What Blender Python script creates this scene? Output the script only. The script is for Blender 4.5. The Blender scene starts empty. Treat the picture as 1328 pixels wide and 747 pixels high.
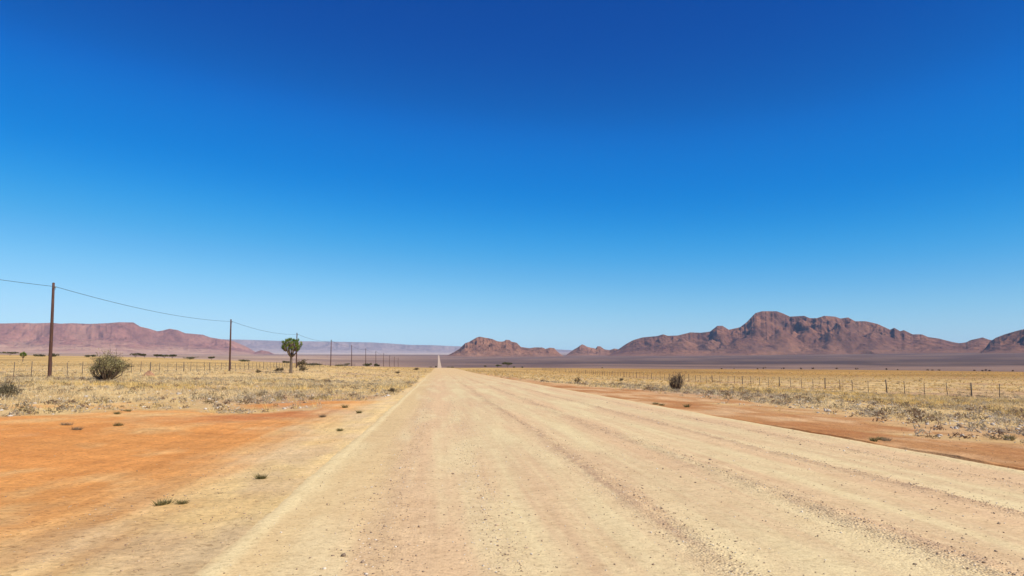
import bpy, math, random
import numpy as np
rng = np.random.default_rng(11)
random.seed(5)
scene = bpy.context.scene
COL = scene.collection

# ------------------------------------------------------------------ camera frame
EYE = 1.6
TH = math.atan(102/960); PSI = math.atan(.1*math.cos(TH))
F = np.array([math.sin(PSI)*math.cos(TH), math.cos(PSI)*math.cos(TH), math.sin(TH)])
Rr = np.array([math.cos(PSI), -math.sin(PSI), 0.]); U = np.cross(Rr, F)
def az_of(px):                       # bearing (from +Y, clockwise) seen at photo column px on the horizon
    px = np.asarray(px, float)
    d = F[:, None] + Rr[:, None]*((px.ravel()-664)/960)[None] + U[:, None]*((373.5-475.5)/960)
    return np.arctan2(d[0], d[1]).reshape(px.shape)
_PX = np.linspace(-2500, 3800, 3000); _AZ = az_of(_PX)
def px_of(az): return np.interp(az, _AZ, _PX)
def slope_of(px, py):                # tangent of the elevation of a photo point
    px = np.asarray(px, float); py = np.asarray(py, float)
    d = F[:, None] + Rr[:, None]*((px.ravel()-664)/960)[None] + U[:, None]*((373.5-py.ravel())/960)[None]
    return (d[2]/np.hypot(d[0], d[1])).reshape(px.shape)

# ------------------------------------------------------------------ noise
def _h(ix, iy, s):
    n = (ix.astype(np.int64)*374761393 + iy.astype(np.int64)*668265263 + s*1442695041) & 0xFFFFFFFF
    n = ((n ^ (n >> 13))*1274126177) & 0xFFFFFFFF
    return ((n ^ (n >> 16)) & 0xFFFF)/65535.0
def perlin(x, y, s=0):
    x = np.asarray(x, float); y = np.asarray(y, float)
    ix = np.floor(x); iy = np.floor(y); fx = x-ix; fy = y-iy
    u = fx*fx*fx*(fx*(fx*6-15)+10); v = fy*fy*fy*(fy*(fy*6-15)+10)
    def g(a, b):
        t = _h(ix+a, iy+b, s)*6.2832
        return np.cos(t)*(fx-a)+np.sin(t)*(fy-b)
    return ((g(0,0)*(1-u)+g(1,0)*u)*(1-v)+(g(0,1)*(1-u)+g(1,1)*u)*v)*1.5
def fbm(x, y, o=4, s=0, g=.5):
    r = 0; a = 1; t = 0
    for k in range(o):
        r = r+a*perlin(x*2**k+17.3*k, y*2**k-9.1*k, s+k); t += a; a *= g
    return r/t
def ridged(x, y, o=4, s=0, g=.5):
    r = 0; a = 1; t = 0
    for k in range(o):
        r = r+a*(1-np.abs(perlin(x*2**k+5.3*k, y*2**k+3.1*k, s+k))*1.9); t += a; a *= g
    return np.clip(r/t, 0, 1)
def ss(a, b, x):
    t = np.clip((np.asarray(x, float)-a)/(b-a), 0, 1); return t*t*(3-2*t)
def mix(a, b, t): return a+(b-a)*t

# ------------------------------------------------------------------ terrain height
EC = ([-1500,-300,0,200,300,380,440,520,568,640,780,900,1100,1328,1700,3000],
      [461,461,463,465,468,471,474.5,476,477.1,476.8,477.6,478.5,479,481,482,482])
EB = ([-1500,-300,0,300,560,620,800,900,1100,1328,1700,3000],
      [458,459,460.5,461.5,461,461.5,461.5,461.5,460.5,459.5,458,458])
ROAD_L, ROAD_R = -1.78, 8.92
def terrain(x, y):
    x = np.asarray(x, float); y = np.asarray(y, float)
    D = np.hypot(x, y)+1e-6; az = np.arctan2(x, y); px = px_of(az)
    yy = np.clip(y, 0, 230)
    left = ss(2, 31, -x)*(.28+.0056*yy)
    rr = x-ROAD_R
    right = -.032*np.clip(rr-1.2, 0, 36) - .0
    zn = np.where(x < ROAD_L, left, np.where(x > ROAD_R, right, 0))
    # gentle unevenness off the road
    off = np.clip(np.maximum(ROAD_L-x, x-ROAD_R)/4, 0, 1)
    zn = zn + off*(fbm(x/9, y/9, 3, 3)*.09 + fbm(x/1.7, y/1.7, 3, 8)*.025)
    sn = (zn-EYE)/D
    ec = (475.5-np.interp(px, *EC))/960; eb = (475.5-np.interp(px, *EB))/960
    w = ss(math.log(150), math.log(760), np.log(D))
    s = mix(sn, ec, w)
    f = ss(math.log(1150), math.log(6200), np.log(D))
    s = mix(s, eb, f)
    s = s + (17.0/960-eb)*ss(5600, 12000, D)
    s = s - .0045*np.exp(-((np.log(D)-math.log(1350))/.22)**2)
    z = EYE + s*D
    z = z + ss(300, 1200, D)*fbm(x/700, y/700, 3, 21)*.5
    return z
def ground_point(px, py, Dmax=3000):
    d = F + Rr*((px-664)/960) + U*((373.5-py)/960)
    dd = d/math.hypot(d[0], d[1])
    Ds = np.geomspace(2, Dmax, 4000)
    g = terrain(dd[0]*Ds, dd[1]*Ds) - (EYE+dd[2]*Ds)
    k = np.argmax(g >= 0) if (g >= 0).any() else int(np.argmax(g/Ds))
    return float(dd[0]*Ds[k]), float(dd[1]*Ds[k])
def polar_point(px, D):
    a = float(az_of(np.array([px]))[0]); return D*math.sin(a), D*math.cos(a)
def gz(x, y): return float(terrain(np.array([x]), np.array([y]))[0])

# vegetation cover (0 bare sand .. 1 grassland), shared by soil colour and plant placement
def cover(x, y):
    D = np.hypot(x, y)
    n = fbm(x/3.6, y/5, 4, 40)
    yL = np.interp(-x, [0, 2.2, 4.6, 9.4, 14.6, 25], [50, 44, 33, 28.5, 26, 22])
    cl = ss(-5.5, 3.5, (y-yL)+n*17)*ss(1.9, 2.6, -x+n*.4*ss(30, 60, y))
    xR = np.interp(y, [0, 18, 33, 55, 75, 120, 400], [13.0, 13.6, 15.4, 15.2, 12.0, 10.0, 9.3])
    cr = ss(-1.6, 1.6, (x-xR)+n*4.5)
    return np.where(x < 0, cl, cr)

def lin(r, g, b):
    f = lambda c: (c/255/12.92) if c <= 10 else ((c/255+.055)/1.055)**2.4
    return np.array([f(r), f(g), f(b)])
def soil(x, y):
    D = np.hypot(x, y); px = px_of(np.arctan2(x, y))
    c = cover(x, y)[..., None]
    n1 = fbm(x/4.0, y/6.0, 5, 60)[..., None]; n2 = fbm(x/14, y/20, 4, 61)[..., None]; n3 = fbm(x/1.2, y/2.6, 4, 62)[..., None]
    orange = np.array([.645,.295,.085]); deep = np.array([.58,.225,.055]); tan = np.array([.71,.515,.235])
    rightred = np.array([.44,.215,.080])
    base = mix(orange, deep, np.clip(.15+n2*1.3+n1*.8, 0, 1))
    base = mix(base, tan, np.clip(.12+n3*.9-n2*.9, 0, .75))
    # deeper red patch near the grass edge
    pch = np.exp(-(((x+5.2)/5.0)**2+((y-26)/3.4)**2))[..., None]
    base = mix(base, np.array([.50,.19,.06]), np.clip(pch*(1.1+n1*2.5), 0, 1))
    # worn strip of pale gravel beside the road
    sh = (ss(-4.9, -2.2, x + n1[..., 0]*1.8+ (fbm(x/.5, y/7, 3, 63)*.8)))[..., None]
    base = mix(base, mix(tan, np.array([.64,.465,.25]), np.clip(.5+n3*2, 0, 1)), sh*(x < 0)[..., None]*.93)
    rr = mix(rightred, np.array([.38,.155,.05]), np.clip(n1*1.8+n3, 0, 1))
    rr = mix(rr, np.array([.58,.36,.18]), np.clip(.30-n1*2.2+n3*1.6, 0, .9))
    base = np.where((x > 0)[..., None], rr, base)
    straw = mix(np.array([.54,.36,.155]), np.array([.64,.45,.20]), np.clip(.5+n1*2, 0, 1))
    straw = mix(straw, np.array([.42,.25,.14]), np.clip(n2*2.2, 0, .8))
    ls = (fbm(x/.16, y/5, 3, 64)[..., None]*.16+fbm(x/.7, y/12, 3, 65)[..., None]*.14)*ss(9, 3, np.maximum(ROAD_L-x, x-ROAD_R))[..., None]
    arc = fbm((x*.45+y*.9)/.55, (x*.9-y*.45)/9, 4, 66)[..., None]*.22*ss(-3, -5, x)[..., None]
    base = base*(1+ls+arc)
    c0 = mix(base, straw, c)
    # farther grassland
    farL = np.array([.50,.32,.115]); farR = np.array([.37,.205,.055])
    fr = ss(560, 860, px)[..., None]
    farc = mix(farL, farR, fr)
    farc = farc*(1+.55*fbm(x/40, y/60, 4, 70)[..., None]+.25*fbm(x/160, y/160, 3, 71)[..., None])
    c0 = mix(c0, farc, ss(110, 260, D)[..., None])
    # gravel plain beyond
    edge = np.interp(px, [0, 300, 450, 568, 1328], [820, 800, 900, 1000, 1020])
    streak = fbm(x/420, y/420, 5, 80)[..., None]
    purple = mix(np.array([.105,.062,.050]), np.array([.175,.105,.075]), np.clip(.45+streak*2.8+.8*fbm(x/120,y/120,3,83)[...,None], 0, 1))
    pinkL = mix(np.array([.46,.305,.20]), np.array([.34,.215,.155]), np.clip(.5+streak*2.2, 0, 1))
    purple = purple*(1+.40*ss(1000, 600, px))[..., None]
    plain = mix(pinkL, purple, ss(380, 640, px)[..., None])
    mid = np.exp(-((np.log(D)-np.log(1760+150*streak[..., 0]*3))/.13)**2)[..., None]
    plain = mix(plain, np.array([.27,.165,.115]), mid*.75*ss(600, 800, px)[..., None])
    dk = np.exp(-((np.log(D)-np.log(2550+500*streak[..., 0]))/.22)**2)[..., None]
    plain = mix(plain, plain*.72, dk)
    fan = ss(4300, 5600, D + 900*streak[..., 0])[..., None]
    plain = mix(plain, np.array([.18,.11,.085]), fan*.8)
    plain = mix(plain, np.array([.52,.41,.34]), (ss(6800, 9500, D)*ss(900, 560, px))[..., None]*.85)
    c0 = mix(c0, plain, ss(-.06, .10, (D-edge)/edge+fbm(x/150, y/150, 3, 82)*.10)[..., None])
    return np.clip(c0, .02, .85), c[..., 0]

# ------------------------------------------------------------------ mesh helpers
def mesh_np(name, V, Fc, mat=None, smooth=True, colors=None, attr='tint'):
    """V (n,3); Fc (m,k) with one k for all faces"""
    V = np.ascontiguousarray(V, dtype=np.float32); Fc = np.ascontiguousarray(Fc, dtype=np.int32)
    me = bpy.data.meshes.new(name); k = Fc.shape[1]
    me.vertices.add(len(V)); me.vertices.foreach_set('co', V.ravel())
    me.loops.add(Fc.size); me.loops.foreach_set('vertex_index', Fc.ravel())
    me.polygons.add(len(Fc)); me.polygons.foreach_set('loop_start', np.arange(0, Fc.size, k, dtype=np.int32))
    me.polygons.foreach_set('use_smooth', np.full(len(Fc), smooth))
    me.update(calc_edges=True)
    if colors is not None:
        a = me.attributes.new(attr, 'FLOAT_COLOR', 'POINT')
        c = np.ones((len(V), 4), np.float32); c[:, :colors.shape[1]] = colors
        a.data.foreach_set('color', c.ravel())
    if mat: me.materials.append(mat)
    return me
def link(name, me, parent=None, loc=None):
    o = bpy.data.objects.new(name, me); COL.objects.link(o)
    if parent: o.parent = parent
    if loc is not None: o.location = loc
    return o
def tag(o, label=None, cat=None, group=None, kind=None):
    if label: o['label'] = label
    if cat: o['category'] = cat
    if group: o['group'] = group
    if kind: o['kind'] = kind
    return o
def empty(name, loc, rz=0):
    o = bpy.data.objects.new(name, None); COL.objects.link(o); o.location = loc; o.rotation_euler = (0, 0, rz)
    o.empty_display_size = .3
    return o
def grid_faces(nr, nc, wrap=False):
    r = np.arange(nr-1)[:, None]; c = np.arange(nc if wrap else nc-1)[None]
    c2 = (c+1) % nc
    return np.stack([r*nc+c, r*nc+c2, (r+1)*nc+c2, (r+1)*nc+c], -1).reshape(-1, 4)
class MB:
    def __init__(s): s.V = []; s.F = []; s.n = 0
    def add(s, V, Fq):
        s.V.append(np.asarray(V, float)); s.F.append(np.asarray(Fq)+s.n); s.n += len(V)
    def tube(s, pts, rad, k=8, cap=True):
        pts = [np.array(p, float) for p in pts]; n = len(pts); V = []
        for i, p in enumerate(pts):
            t = pts[min(i+1, n-1)]-pts[max(i-1, 0)]; t /= np.linalg.norm(t)
            a = np.cross(t, [0, 0, 1.]) if abs(t[2]) < .9 else np.cross(t, [1., 0, 0]); a /= np.linalg.norm(a); b = np.cross(t, a)
            for j in range(k):
                w = 2*math.pi*j/k; V.append(p+(a*math.cos(w)+b*math.sin(w))*rad[i])
        Fq = []
        for i in range(n-1):
            for j in range(k): Fq.append((i*k+j, i*k+(j+1) % k, (i+1)*k+(j+1) % k, (i+1)*k+j))
        if cap:
            V.append(pts[-1]+(pts[-1]-pts[-2])/np.linalg.norm(pts[-1]-pts[-2])*rad[-1]*.35); e = len(V)-1
            for j in range(k): Fq.append(((n-1)*k+j, (n-1)*k+(j+1) % k, e, e))
        s.add(V, Fq)
    def build(s, name, mat, parent=None, smooth=True):
        V = np.concatenate(s.V); Fq = np.concatenate(s.F)
        me = bpy.data.meshes.new(name)
        me.from_pydata(V.tolist(), [], [list(dict.fromkeys(f)) for f in Fq.tolist()]); me.update()
        me.polygons.foreach_set('use_smooth', np.full(len(me.polygons), smooth))
        me.materials.append(mat)
        return link(name, me, parent)

# ------------------------------------------------------------------ materials
def new_mat(name, rough=.95):
    m = bpy.data.materials.new(name); m.use_nodes = True; nt = m.node_tree
    b = nt.nodes['Principled BSDF']; b.inputs['Roughness'].default_value = rough
    b.inputs['Specular IOR Level'].default_value = .15
    return m, nt, b
def N(nt, t, **kw):
    n = nt.nodes.new(t)
    for k, v in kw.items(): setattr(n, k, v)
    return n
def noise(nt, vec, scale, detail=4, rough=.55):
    n = N(nt, 'ShaderNodeTexNoise'); n.inputs['Scale'].default_value = scale; n.inputs['Detail'].default_value = detail
    n.inputs['Roughness'].default_value = rough; nt.links.new(vec, n.inputs['Vector']); return n.outputs['Fac']
def ramp(nt, fac, pts):
    r = N(nt, 'ShaderNodeValToRGB'); nt.links.new(fac, r.inputs['Fac'])
    e = r.color_ramp.elements
    while len(e) < len(pts): e.new(.5)
    for i, (p, c) in enumerate(pts): e[i].position = p; e[i].color = (*c, 1) if len(c) == 3 else c
    return r.outputs['Color']
def mixc(nt, a, b, fac, mode='MIX'):
    m = N(nt, 'ShaderNodeMix', data_type='RGBA', blend_type=mode)
    for k, v in ((0, fac), (6, a), (7, b)):
        if isinstance(v, (int, float)): m.inputs[k].default_value = v
        elif isinstance(v, tuple): m.inputs[k].default_value = (*v, 1)
        else: nt.links.new(v, m.inputs[k])
    return m.outputs[2]
def bump(nt, b, h, dist, strength=1, prev=None):
    n = N(nt, 'ShaderNodeBump'); n.inputs['Distance'].default_value = dist; n.inputs['Strength'].default_value = strength
    nt.links.new(h, n.inputs['Height'])
    if prev: nt.links.new(prev, n.inputs['Normal'])
    nt.links.new(n.outputs['Normal'], b.inputs['Normal']); return n.outputs['Normal']

def soil_material(name, speck=.5):
    m, nt, b = new_mat(name)
    at = N(nt, 'ShaderNodeAttribute', attribute_name='tint')
    pos = N(nt, 'ShaderNodeNewGeometry').outputs['Position']
    f0 = noise(nt, pos, 3.3, 8, .82); f1 = noise(nt, pos, 9, 6, .7); f2 = noise(nt, pos, 1.3, 5, .6); f3 = noise(nt, pos, 45, 3, .8)
    c = mixc(nt, at.outputs['Color'], ramp(nt, f1, [(.25, (.62,.6,.58)), (.5, (1,1,1)), (.78, (1.22,1.22,1.2))]), .8, 'MULTIPLY')
    c = mixc(nt, c, ramp(nt, f2, [(.3, (.84,.80,.76)), (.55, (1,1,1)), (.75, (1.12,1.13,1.15))]), .8, 'MULTIPLY')
    c = mixc(nt, c, ramp(nt, f3, [(.30, (.55,.52,.5)), (.42, (1,1,1)), (.66, (1,1,1)), (.75, (1.3,1.3,1.3))]), speck, 'MULTIPLY')
    c = mixc(nt, c, ramp(nt, f0, [(.30, (.74,.70,.66)), (.44, (.98,.97,.96)), (.60, (1.03,1.03,1.03)), (.72, (1.16,1.17,1.18))]), .8, 'MULTIPLY')
    v = N(nt, 'ShaderNodeTexVoronoi'); v.inputs['Scale'].default_value = 30; nt.links.new(pos, v.inputs['Vector'])
    sep = N(nt, 'ShaderNodeSeparateColor'); nt.links.new(v.outputs['Color'], sep.inputs[0])
    c = mixc(nt, c, ramp(nt, sep.outputs[0], [(.0, (.60,.55,.5)), (.07, (.8,.78,.75)), (.11, (1,1,1)), (.9, (1,1,1)), (.96, (1.15,1.15,1.15))]), .8, 'MULTIPLY')
    nt.links.new(c, b.inputs['Base Color'])
    nr = bump(nt, b, f2, .05, .6); nr = bump(nt, b, f0, .035, .9, nr); nr = bump(nt, b, f1, .02, .9, nr); bump(nt, b, f3, .006, .9, nr)
    return m
M_soil = soil_material('desert_soil', .6)

def road_material():
    m, nt, b = new_mat('gravel_road')
    at = N(nt, 'ShaderNodeAttribute', attribute_name='tint')
    pos = N(nt, 'ShaderNodeNewGeometry').outputs['Position']
    v = N(nt, 'ShaderNodeTexVoronoi'); v.inputs['Scale'].default_value = 42; nt.links.new(pos, v.inputs['Vector'])
    v2 = N(nt, 'ShaderNodeTexVoronoi'); v2.inputs['Scale'].default_value = 16; nt.links.new(pos, v2.inputs['Vector'])
    f1 = noise(nt, pos, 14, 5, .75); f2 = noise(nt, pos, 2.2, 5, .6)
    # small embedded stones: a random few of the cells are dark or pale chips
    sep = N(nt, 'ShaderNodeSeparateColor'); nt.links.new(v.outputs['Color'], sep.inputs[0])
    chip = ramp(nt, sep.outputs[0], [(.0, (.55,.50,.48)), (.10, (.75,.72,.70)), (.16, (1,1,1)), (.86, (1,1,1)), (.95, (1.18,1.17,1.15))])
    c = mixc(nt, at.outputs['Color'], ramp(nt, f1, [(.25, (.72,.69,.66)), (.48, (1,1,1)), (.75, (1.14,1.14,1.14))]), .85, 'MULTIPLY')
    c = mixc(nt, c, ramp(nt, f2, [(.3, (.90,.87,.84)), (.55, (1,1,1)), (.75, (1.06,1.07,1.06))]), .8, 'MULTIPLY')
    gv = mixc(nt, (.30,.30,.30), (1,1,1), at.outputs['Alpha'])
    c = mixc(nt, c, chip, gv, 'MULTIPLY')
    nt.links.new(c, b.inputs['Base Color'])
    inv = N(nt, 'ShaderNodeMath', operation='MULTIPLY'); nt.links.new(v.outputs['Distance'], inv.inputs[0]); nt.links.new(at.outputs['Alpha'], inv.inputs[1])
    nr = bump(nt, b, f2, .03, .5); nr = bump(nt, b, f1, .010, .8, nr); bump(nt, b, inv.outputs[0], -.012, 1, nr)
    return m
M_road = road_material()

def tint_mat(name, rough=.9, trans=0):
    m, nt, b = new_mat(name, rough)
    at = N(nt, 'ShaderNodeAttribute', attribute_name='tint')
    nt.links.new(at.outputs['Color'], b.inputs['Base Color'])
    if trans:
        tr = N(nt, 'ShaderNodeBsdfTranslucent'); nt.links.new(at.outputs['Color'], tr.inputs['Color'])
        mx = N(nt, 'ShaderNodeMixShader'); mx.inputs[0].default_value = trans
        nt.links.new(b.outputs[0], mx.inputs[1]); nt.links.new(tr.outputs[0], mx.inputs[2])
        nt.links.new(mx.outputs[0], nt.nodes['Material Output'].inputs['Surface'])
    return m
M_grass = tint_mat('dry_grass', .8, .35)
M_leaf = tint_mat('leaf', .6, .35)
M_stone = tint_mat('stone')
def wood_mat(name, lo, hi, scale=6):
    m, nt, b = new_mat(name, .85)
    tc = N(nt, 'ShaderNodeTexCoord'); mp = N(nt, 'ShaderNodeMapping'); mp.inputs['Scale'].default_value = (scale, scale, scale*.12)
    nt.links.new(tc.outputs['Object'], mp.inputs[0])
    f = noise(nt, mp.outputs[0], 3, 6, .7)
    nt.links.new(ramp(nt, f, [(.3, lo), (.7, hi)]), b.inputs['Base Color']); bump(nt, b, f, .01, .6)
    return m
M_pole = wood_mat('creosoted_pole', (.045,.022,.018), (.12,.062,.045))
M_post = wood_mat('weathered_post', (.07,.055,.045), (.17,.135,.10), 20)
M_bark = wood_mat('grey_bark', (.10,.075,.055), (.24,.18,.13), 5)
M_quiver = wood_mat('pale_bark', (.08,.055,.04), (.20,.145,.10), 4)
M_twig = wood_mat('twig', (.08,.055,.04), (.16,.115,.08), 9)
M_wire = new_mat('wire', .5)[0]; M_wire.node_tree.nodes['Principled BSDF'].inputs['Base Color'].default_value = (.11,.10,.095,1)
M_wire.node_tree.nodes['Principled BSDF'].inputs['Metallic'].default_value = .6
M_cable = new_mat('cable', .6)[0]; M_cable.node_tree.nodes['Principled BSDF'].inputs['Base Color'].default_value = (.05,.06,.06,1)
M_glass = new_mat('porcelain', .25)[0]; M_glass.node_tree.nodes['Principled BSDF'].inputs['Base Color'].default_value = (.20,.24,.20,1)

# ------------------------------------------------------------------ ground sheet
az_in = np.linspace(math.radians(-40), math.radians(52), 980)
az_out = np.linspace(math.radians(52), math.radians(320), 140)[1:-1]
AZ = np.concatenate([az_in, az_out])
Rg = np.concatenate([[0.6, 1.2], np.geomspace(1.9, 6, 70)[:-1], np.geomspace(6, 120, 330)[:-1], np.geomspace(120, 1500, 190)[:-1], np.geomspace(1500, 30000, 190)])
A2, R2 = np.meshgrid(AZ, Rg)
X = R2*np.sin(A2); Y = R2*np.cos(A2); Z = terrain(X, Y)
near = ss(80, 30, R2)
Z = Z + near*(fbm(X/.35, Y/.35, 3, 90)*.012+fbm(X/.9, Y/.5, 2, 91)*.012)*np.clip(np.maximum(ROAD_L-X, X-ROAD_R)*2, 0, 1)
inroad = ss(.0, .35, np.minimum(X-ROAD_L-.02, ROAD_R-.02-X))*(Y > -8)
Z = Z - inroad*(.16)
Z = Z + .004*(1-inroad)*(X < ROAD_L)*near         # left edge meets the road level
C, cv = soil(X, Y)
Vg = np.stack([X, Y, Z], -1).reshape(-1, 3); Cg = C.reshape(-1, 3)
me = mesh_np('ground', Vg, grid_faces(len(Rg), len(AZ), True)[:, ::-1], M_soil, True, Cg)
link('ground', me); tag(bpy.data.objects['ground'], kind='structure')

# ------------------------------------------------------------------ road
ry = np.concatenate([np.linspace(-6, 2, 14)[:-1], np.geomspace(2, 4.5, 30)[:-1], np.geomspace(4.5, 60, 430)[:-1], np.geomspace(60, 900, 150)[:-1], np.geomspace(900, 5600, 80)])
u = np.linspace(0, 1, 200)
UU, YY = np.meshgrid(u, ry)
wob = ss(900, 60, YY)
eL = ROAD_L - .05 + (fbm(YY*0+3.1, YY/1.1, 4, 101)*.05+fbm(YY*0+1.1, YY/9, 2, 104)*.10)*wob; eR = ROAD_R + .0 + (fbm(YY*0+7.7, YY/2.0, 4, 102)*.07)*wob
XX = eL + (eR-eL)*UU
XX = np.where(YY > 900, 3.57+(UU-.5)*8.6, XX)
NU = len(u)
base = terrain(np.clip(XX, ROAD_L+.01, ROAD_R-.01), YY)
ruts = [(2.33, .15, .020), (4.15, .22, .026), (6.25, .12, .024), (7.85, .05, .020), (-.45, .30, .006), (.6, .16, .005)]
rz = 0; rm = 0
nb = fbm(XX/.10, YY/.30, 3, 110); nm = fbm(XX/.35, YY/1.2, 4, 111)
for (rx, rw, rh) in ruts:
    cx = rx + fbm(YY*0+rx*9, YY/14, 2, 112)*.22+fbm(YY*0+rx*5, YY/1.2, 3, 115)*.05 + .012*(YY-8)*(-.25 if rx > 5.9 and rx < 7 else 0)*ss(60, 20, YY)
    g = np.exp(-((XX-cx)/rw)**2)*(.75+.25*np.exp(-((XX-cx-rw*1.1)/(rw*.3))**2)); rz = rz + g*rh*(1+nm*1.6+nb*1.1); rm = np.maximum(rm, g*min(1, rh/.02))
rz = rz*ss(150, 50, YY)
lip = np.exp(-((XX-eL-.20)/.12)**2)*.005*(1+nm) + np.exp(-((XX-eR+.14)/.10)**2)*.022*(1+nm)
edge_drop = -.010*ss(.10, 0, XX-eL)
Zr = base + .012 + rz + lip*ss(150, 60, YY) + edge_drop*ss(600, 300, YY) + (fbm(XX/.6, YY/2.5, 4, 113)*.012+fbm(XX/.07, YY/.07, 2, 114)*.004)*ss(90, 30, YY)
Zr = Zr + np.clip(YY-300, 0, None)*.00028
# low lip of pushed-up soil along the right edge: faces the road, falls away behind
LO = np.array([.02, .04, .06, .085, .13, .24, .45]); LZ = np.array([.004, .040, .052, .050, .038, .018, -.05])
lipn = (np.clip(.85+fbm(YY[:, :1]*0+2.2, YY[:, :1]/2.6, 4, 95)*.8+fbm(YY[:, :1]*0+2.2, YY[:, :1]/.5, 3, 96)*.4, .15, 1.2)*ss(26, 15, YY[:, :1]))
XL = eR[:, :1] + LO[None]*(1+0*YY[:, :1]); XL = np.where(YY[:, :1] > 900, XX[:, -1:]+LO[None], XL)
ZL = Zr[:, -1:] + np.where(LZ[None] > 0, LZ[None]*lipn, -.09)
ZL[:, -2] = np.where(lipn[:, 0] < .4, Zr[:, -1]-.02, ZL[:, -2])
# surface tints across the carriageway
n1 = fbm(XX/.9, YY/9, 5, 120)[..., None]; n2 = fbm(XX/3.5, YY/16, 4, 121)[..., None]; n3 = fbm(XX/.25, YY/1.4, 4, 122)[..., None]
beige = np.array([.58,.45,.245]); pink = np.array([.595,.405,.225]); mauve = np.array([.43,.285,.17]); pale = np.array([.66,.53,.29]); yellow = np.array([.575,.425,.20])
lane = (np.exp(-((XX-1.4)/.8)**2)+np.exp(-((XX-3.2)/.6)**2)+np.exp(-((XX-5.2)/.7)**2)+np.exp(-((XX-7.1)/.6)**2))[..., None]
stk = fbm(XX/.09, YY/5, 3, 130)[..., None]*ss(60, 15, YY)[..., None]+fbm(XX/.28, YY/14, 3, 131)[..., None]
cr = mix(pink, beige, np.clip(lane*.75+n1*.9+stk*.55, 0, 1))
cr = cr*(1+stk*.10)
cr = mix(cr, yellow, (ss(-.3, -1.3, XX+n1[..., 0]*.8))[..., None]*.6)
cr = mix(cr, mauve, np.clip(rm[..., None]*(.30+n3*1.6+nb[..., None]*2.2)+np.clip(n2*.4, 0, .12), 0, .75)*ss(200, 70, YY)[..., None])
cr = mix(cr, pale, np.clip(n1*1.6-.05, 0, .55))
edgeb = (np.exp(-((XX-eL-.14)/.10)**4)*1.1+np.exp(-((XX-eR+.16)/.17)**2))[..., None]
cr = mix(cr, np.array([.68,.53,.28]), np.clip(edgeb*.85, 0, 1))
cr = mix(cr, np.array([.60,.40,.19]), (ss(40, 200, YY)[..., None]*.7))
cr = mix(cr, np.array([.50,.36,.25]), ss(900, 1400, YY)[..., None])
al = np.clip(.25+rm*1.0+np.clip(-lane[..., 0]*.2, -.2, 0)+ss(.2, -.2, XX)*.15+n2[..., 0]*.5, .05, 1)
Cr = np.concatenate([np.clip(cr, .05, .85), al[..., None]], -1)
YL = YY[:, :1]+0*XL; SL = soil(np.maximum(XL, ROAD_R+.2), YL)[0]*np.array([1, .97, .92]); pass
CL = np.concatenate([SL, np.full(XL.shape+(1,), .5)], -1)
X3 = np.concatenate([XX, XL], 1); Y3 = np.concatenate([YY, YL], 1); Z3 = np.concatenate([Zr, ZL], 1); C3 = np.concatenate([Cr, CL], 1).reshape(-1, 4)
me = mesh_np('road', np.stack([X3, Y3, Z3], -1).reshape(-1, 3), grid_faces(len(ry), X3.shape[1]), M_road, True, C3)
o = link('road', me); tag(o, kind='structure')

# ------------------------------------------------------------------ hills and mesas
def rock_material(name, c1, c2, c3, talus, sc, dark=.6):
    m, nt, b = new_mat(name)
    geo = N(nt, 'ShaderNodeNewGeometry'); pos = geo.outputs['Position']
    f1 = noise(nt, pos, sc, 7, .62); f2 = noise(nt, pos, sc*5, 6, .7); f3 = noise(nt, pos, sc*.35, 4, .5)
    mp = N(nt, 'ShaderNodeMapping'); mp.inputs['Scale'].default_value = (1, 1, .18); nt.links.new(pos, mp.inputs[0])
    f4 = noise(nt, mp.outputs[0], sc*9, 5, .7)
    c = ramp(nt, f1, [(.28, c1), (.5, c2), (.72, c3)])
    c = mixc(nt, c, ramp(nt, f2, [(.3, (dark,dark,dark*1.04)), (.52, (1,1,1)), (.75, (1.22,1.2,1.18))]), .85, 'MULTIPLY')
    c = mixc(nt, c, ramp(nt, f4, [(.32, (.7,.68,.72)), (.5, (1,1,1)), (.7, (1.12,1.1,1.08))]), .7, 'MULTIPLY')
    at = N(nt, 'ShaderNodeAttribute', attribute_name='tint')
    c = mixc(nt, c, talus, at.outputs['Color'])
    nt.links.new(c, b.inputs['Base Color'])
    nr = bump(nt, b, f1, 40, .4); bump(nt, b, f2, 12, .8, nr)
    return m
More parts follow.
